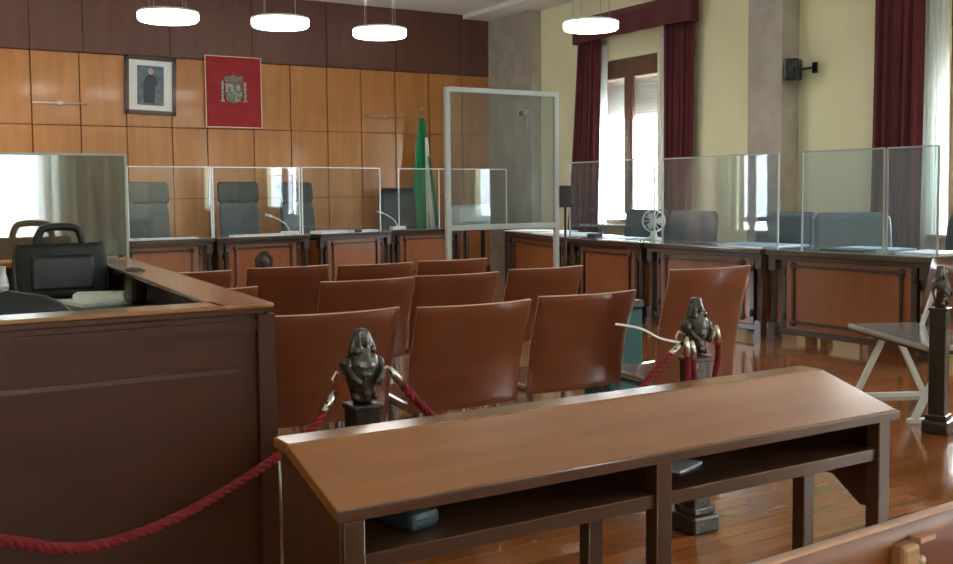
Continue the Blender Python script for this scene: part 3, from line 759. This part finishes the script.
# ------------------------------------------------------------------ writing bench with sloped top
t = thing('writing_bench', 'long brown bench desk with sloped top and open shelf in the foreground', 'bench desk', (.85, 1.925, 0), 0)
LB = 1.765
a = .66; bz = .74
tp = MB(); tp.prism([(-.0, a-.028), (.0, a), (.27, bz), (.27, bz-.028)], -.01, LB, 0, 'x')
tp.build('sloped_top', 'bench', t, bevel=.003)
MB().box((LB/2-.005, -.004, a-.014), (LB+.012, .012, .026)).build('front_edge', 'bench_side', t, bevel=.003)
fs = MB(); fs.box((LB/2-.005, .315, bz-.012), (LB+.01, .09, .028)); fs.build('pen_strip', 'rail', t, bevel=.005)
MB().box((LB/2, .155, .541), (LB-.05, .27, .018)).build('shelf', 'bench_side', t)
MB().box((LB/2, .30, .60), (LB-.05, .015, .19)).build('back_board', 'bench_side', t)
MB().bar((.02, .024, .534), (LB-.03, .024, .534), .022, .036).build('shelf_edge', 'bench_side', t, bevel=.003)
MB().prism([(.03, .52), (.30, .52), (.30, .71), (.03, .635)], LB/2-.022, LB/2+.002, 0, 'x').build('divider', 'bench_side', t)
for x in (.008, LB-.026):
    MB().prism([(.012, .36), (.10, .36), (.20, .43), (.335, .43), (.335, .712), (.27, .708), (.012, .634)], x-.008, x+.008, 0, 'x').build('side_panel', 'bench_side', t)
for x in (.03, LB/2-.01, LB-.05):
    for y in (.025, .30):
        MB().box((x, y, .315), (.05, .045, .63)).build('leg', 'bench_side', t, bevel=.004)
MB().box((LB/2, .30, .14), (LB-.1, .025, .05)).build('stretcher', 'bench_side', t)
o = MB().box((0, 0, .022), (.09, .12, .044)).build('tissue_packet', 'slate', bevel=.015); o.location = (1.08, 2.07, .5505); o.rotation_euler = (0, 0, R(15))
tag(o, 'slate blue packet inside the left shelf opening of the bench', 'packet')
o = MB().box((0, 0, .003), (.13, .10, .006)).build('paper_sheet', 'paper'); o.location = (1.93, 2.12, .5505); o.rotation_euler = (0, 0, R(20))
tag(o, 'white leaflet inside the right shelf opening of the bench', 'paper')

# ------------------------------------------------------------------ nearest bench (only its back is in view)
t = thing('public_bench', 'plywood bench back in the bottom right corner, nearest of all', 'bench', (.715, .975, -.012), R(3))
def nb(u, v): return (1.75*u, .0+.06*(1-v), .44+.36*v)
MB().grid(nb, 8, 6).build('backrest', ['ply', 'ply_edge'], t, solid=.018, rim=True)
MB().box((.875, -.20, .43), (1.75, .40, .02)).build('seat', 'ply', t, bevel=.006)
MB().box((.665, -.012, .62), (.045, .03, .30)).build('bracket', 'rail', t, bevel=.008)
MB().box((.705, -.016, .772), (.04, .02, .008)).build('latch', 'ply_edge', t)
MB().ball((.705, -.014, .735), .008).build('screw', 'brass', t)
for x in (.15, 1.6):
    MB().box((x, -.2, .21), (.05, .34, .42)).build('leg', 'steel', t)

# ------------------------------------------------------------------ bench with white legs, right
t = thing('waiting_bench', 'side-on bench with white A-shaped legs behind the right-hand carved post', 'bench', (5.08, 3.66, 0), R(-27))
# local x points to the bench back, local y along the bench
MB().box((.24, .35, .435), (.46, 1.0, .035)).build('seat', 'seat_glare', t, bevel=.014)
MB().box((.24, .35, .405), (.36, .94, .02)).build('seat_frame', 'black', t)
MB().grid(lambda u, v: (.50+.08*v, -.13+.98*u, .50+.36*v), 8, 5).build('backrest', ['ply', 'ply_edge'], t, solid=.018, rim=True)
for y in (-.02, .72):
    l = MB(); l.bar((.20, y, .39), (.02, y, .02), .035, .03); l.bar((.28, y, .39), (.46, y, .02), .035, .03); l.bar((.10, y, .39), (.40, y, .39), .035, .03); l.bar((-.02, y, .012), (.50, y, .012), .04, .024)
    l.build('leg', 'white', t)
    MB().bar((.42, y, .39), (.53, y, .70), .03, .02).build('back_bracket', 'white', t)

# ------------------------------------------------------------------ booth (defendant / clerk pen)
th = math.atan2(.19, 2.51)   # the long side splays slightly
t = thing('wooden_booth', 'big dark wooden booth enclosure with a brown rail in the left foreground', 'booth', (1.03, 2.80, 0), 0)
fx = XL+.01-1.03
MB().bar((fx, .02, .485), (0, .02, .485), .04, .97).build('front_panel', 'booth', t)
MB().bar((fx, -.008, .818), (-.10, -.008, .818), .014, .012).build('front_moulding', 'bench_side', t)
MB().bar((fx, -.006, .94), (0, -.006, .94), .02, .03).build('front_cornice', 'booth', t)
MB().bar((-.045, .00, .485), (0.005, .00, .485), .05, .97).build('corner_post', 'booth', t)
MB().bar((-.02, .04, .485), (.17, 2.55, .485), .04, .97).build('side_panel', 'booth', t)
MB().bar((-.045, .06, .90), (.145, 2.53, .90), .02, .10).build('inner_batten', 'desk_dark', t)
MB().bar((fx, 2.56, .485), (.18, 2.56, .485), .04, .97).build('far_panel', 'booth', t)
MB().bar((fx, .055, .994), (-.13, .055, .994), .13, .012).build('front_rail', 'rail', t, bevel=.003)
MB().bar((fx, .055, .979), (-.02, .055, .979), .126, .018).build('rail_moulding', 'booth', t, bevel=.004)
rl = MB(); rl.prism([(-.15, -.01), (.0, -.01), (.012, 0), (.205, 2.60), (.03, 2.60), (-.15, .12)], .985, 1.0); rl.build('side_rail', 'rail', t, bevel=.006)
MB().bar((fx, 2.56, .985), (.03, 2.56, .985), .10, .03).build('far_rail', 'rail', t, bevel=.006)

t = thing('booth_worktop', 'grey desk inside the booth holding the black bag', 'desk', (.55, 4.75, 0))
MB().box((-.1, 0, .845), (1.40, .95, .035)).build('table_top', 'slate', t, bevel=.006)
for sx in (-.7, .5):
    for sy in (-.4, .4): MB().box((sx, sy, .415), (.05, .05, .83)).build('leg', 'steel', t)
screen('booth_screen', 'hazy reflective acrylic screen standing on the far rail of the booth', (-.5, 5.36), (1.225, 5.33), 1.003, 1.51, 'acrylic_booth', 'edge_grey', group=None)

t = thing('black_bag', 'black soft briefcase with raised handle on the desk inside the booth', 'bag', (.835, 4.90, .8635), R(-4))
bgm = MB()
def bag(u, v):
    a = 2*PI*u; ca, sa = math.cos(a), math.sin(a)
    k = 1-.12*v**3
    return (.205*k*math.copysign(abs(ca)**.35, ca), (.085-.03*v)*math.copysign(abs(sa)**.5, sa), .235*v)
bgm.grid(bag, 32, 10); bmesh.ops.remove_doubles(bgm.bm, verts=bgm.bm.verts, dist=1e-4)
for zz in (0, .235):
    es = [e for e in bgm.bm.edges if e.is_boundary and abs(e.verts[0].co.z-zz) < .01]
    bmesh.ops.contextual_create(bgm.bm, geom=es)
bgm.build('body', 'black_cloth', t)
MB().box((.0, -.085, .11), (.26, .03, .15)).build('front_pocket', 'black', t, bevel=.012)
MB().tube(smooth_path([(-.10, 0, .22), (-.085, 0, .275), (-.055, 0, .305), (.055, 0, .305), (.085, 0, .275), (.10, 0, .22)], 6), .017, 8).build('handle', 'black', t)
MB().tube(smooth_path([(-.17, -.02, .24), (-.19, -.04, .14), (-.185, -.06, .03)], 6), .008, 8).build('strap', 'slate', t)
MB().tube(smooth_path([(.17, -.02, .24), (.19, -.04, .14), (.185, -.06, .03)], 6), .008, 8).build('strap', 'slate', t)
sheet('loose white papers beside the black bag inside the booth', 0.95, 4.50, .8625, .33, .26, 12, th=.014)
sheet('crumpled white sheet on top of the papers in the booth', .93, 4.56, .8775, .20, .15, -18, th=.022)
blob('file_box', 'dark narrow file box inside the booth against the side rail', 'box', 1.03, 4.36, .8625, .075, .10, .15, 'desk_dark', 4)
blob('desk_organiser', 'dark desk clutter right of the bag in the booth', 'organiser', 1.12, 4.86, .8625, .11, .2, .12, 'black', 5)
t = thing('sanitiser_bottle', 'small clear white pump bottle on the far booth rail behind screen', 'bottle', (1.13, 5.42, 1.0005), 0)
t.location = (1.16, 5.38, 1.0005)
MB().lathe([(.024, 0), (.026, .01), (.026, .07), (.012, .085), (.01, .095)], seg=16).build('bottle_body', 'white_plastic', t)
MB().lathe([(.012, .095), (.012, .11), (.004, .112), (.004, .13)], seg=10).build('pump', 'white_plastic', t)
t = thing('water_bottle', 'slim silver bottle with white bands left of the black bag in the booth', 'bottle', (.56, 4.62, .8635))
MB().lathe([(.022, 0), (.024, .01), (.024, .10), (.016, .13), (.016, .16)], seg=16).build('bottle_body', 'steel', t)
for z in (.02, .07): MB().lathe([(.0255, z), (.0255, z+.02)], seg=16).build('band', 'white_plastic', t)
t = thing('booth_chair', 'dark grey rounded chair back inside the booth close to its front', 'chair', (.42, 3.32, 0), R(180))
def bb(u, v):
    a = (u-.5)*PI
    k = 1 if v < .6 else math.sqrt(max(0, 1-((v-.6)/.4)**2))
    return (.215*math.sin(a)*k, .05*math.cos(a)*k, .55+.465*v)
MB().grid(bb, 20, 24).build('backrest', 'leather', t, solid=.03)
MB().box((0, -.25, .47), (.44, .44, .07)).build('seat', 'slate', t, bevel=.03)
MB().tube([(0, -.25, .05), (0, -.25, .44)], .03, 10).build('column', 'black', t)
MB().lathe([(.25, 0), (.25, .03), (.05, .06)], (0, -.25, 0), 20).build('base', 'black', t)

# ------------------------------------------------------------------ sky, camera, colour
w = bpy.data.worlds.new('sky'); bpy.context.scene.world = w; w.use_nodes = True
bg = w.node_tree.nodes['Background']; bg.inputs['Color'].default_value = (.90, .96, 1, 1); bg.inputs['Strength'].default_value = 15.

cam = bpy.data.cameras.new('camera'); co = bpy.data.objects.new('camera', cam); C.objects.link(co)
F, PX, PY = 1041.24, 476.5, 262.0
Rm = Matrix(((.85248, .04204, -.52107), (-.52268, .05067, -.85102), (-.00937, .99783, .06517)))
X = Vector(Rm.row[0]).normalized(); Y = Vector(Rm.row[1]); Y = (Y-X*X.dot(Y)).normalized(); Z = X.cross(Y)
Rm = Matrix((X, Y, Z))
mw = Rm.to_4x4(); mw.translation = (0, 0, 1.3)
co.matrix_world = mw
cam.sensor_width = 36; cam.lens = F/953*36; cam.shift_x = 0; cam.shift_y = -(282-PY)/953; cam.clip_start = .05
sc = bpy.context.scene; sc.camera = co
sc.view_settings.view_transform = 'Standard'; sc.view_settings.look = 'None'; sc.view_settings.gamma = 1
sc.view_settings.use_curve_mapping = False; sc.view_settings.exposure = 1.13
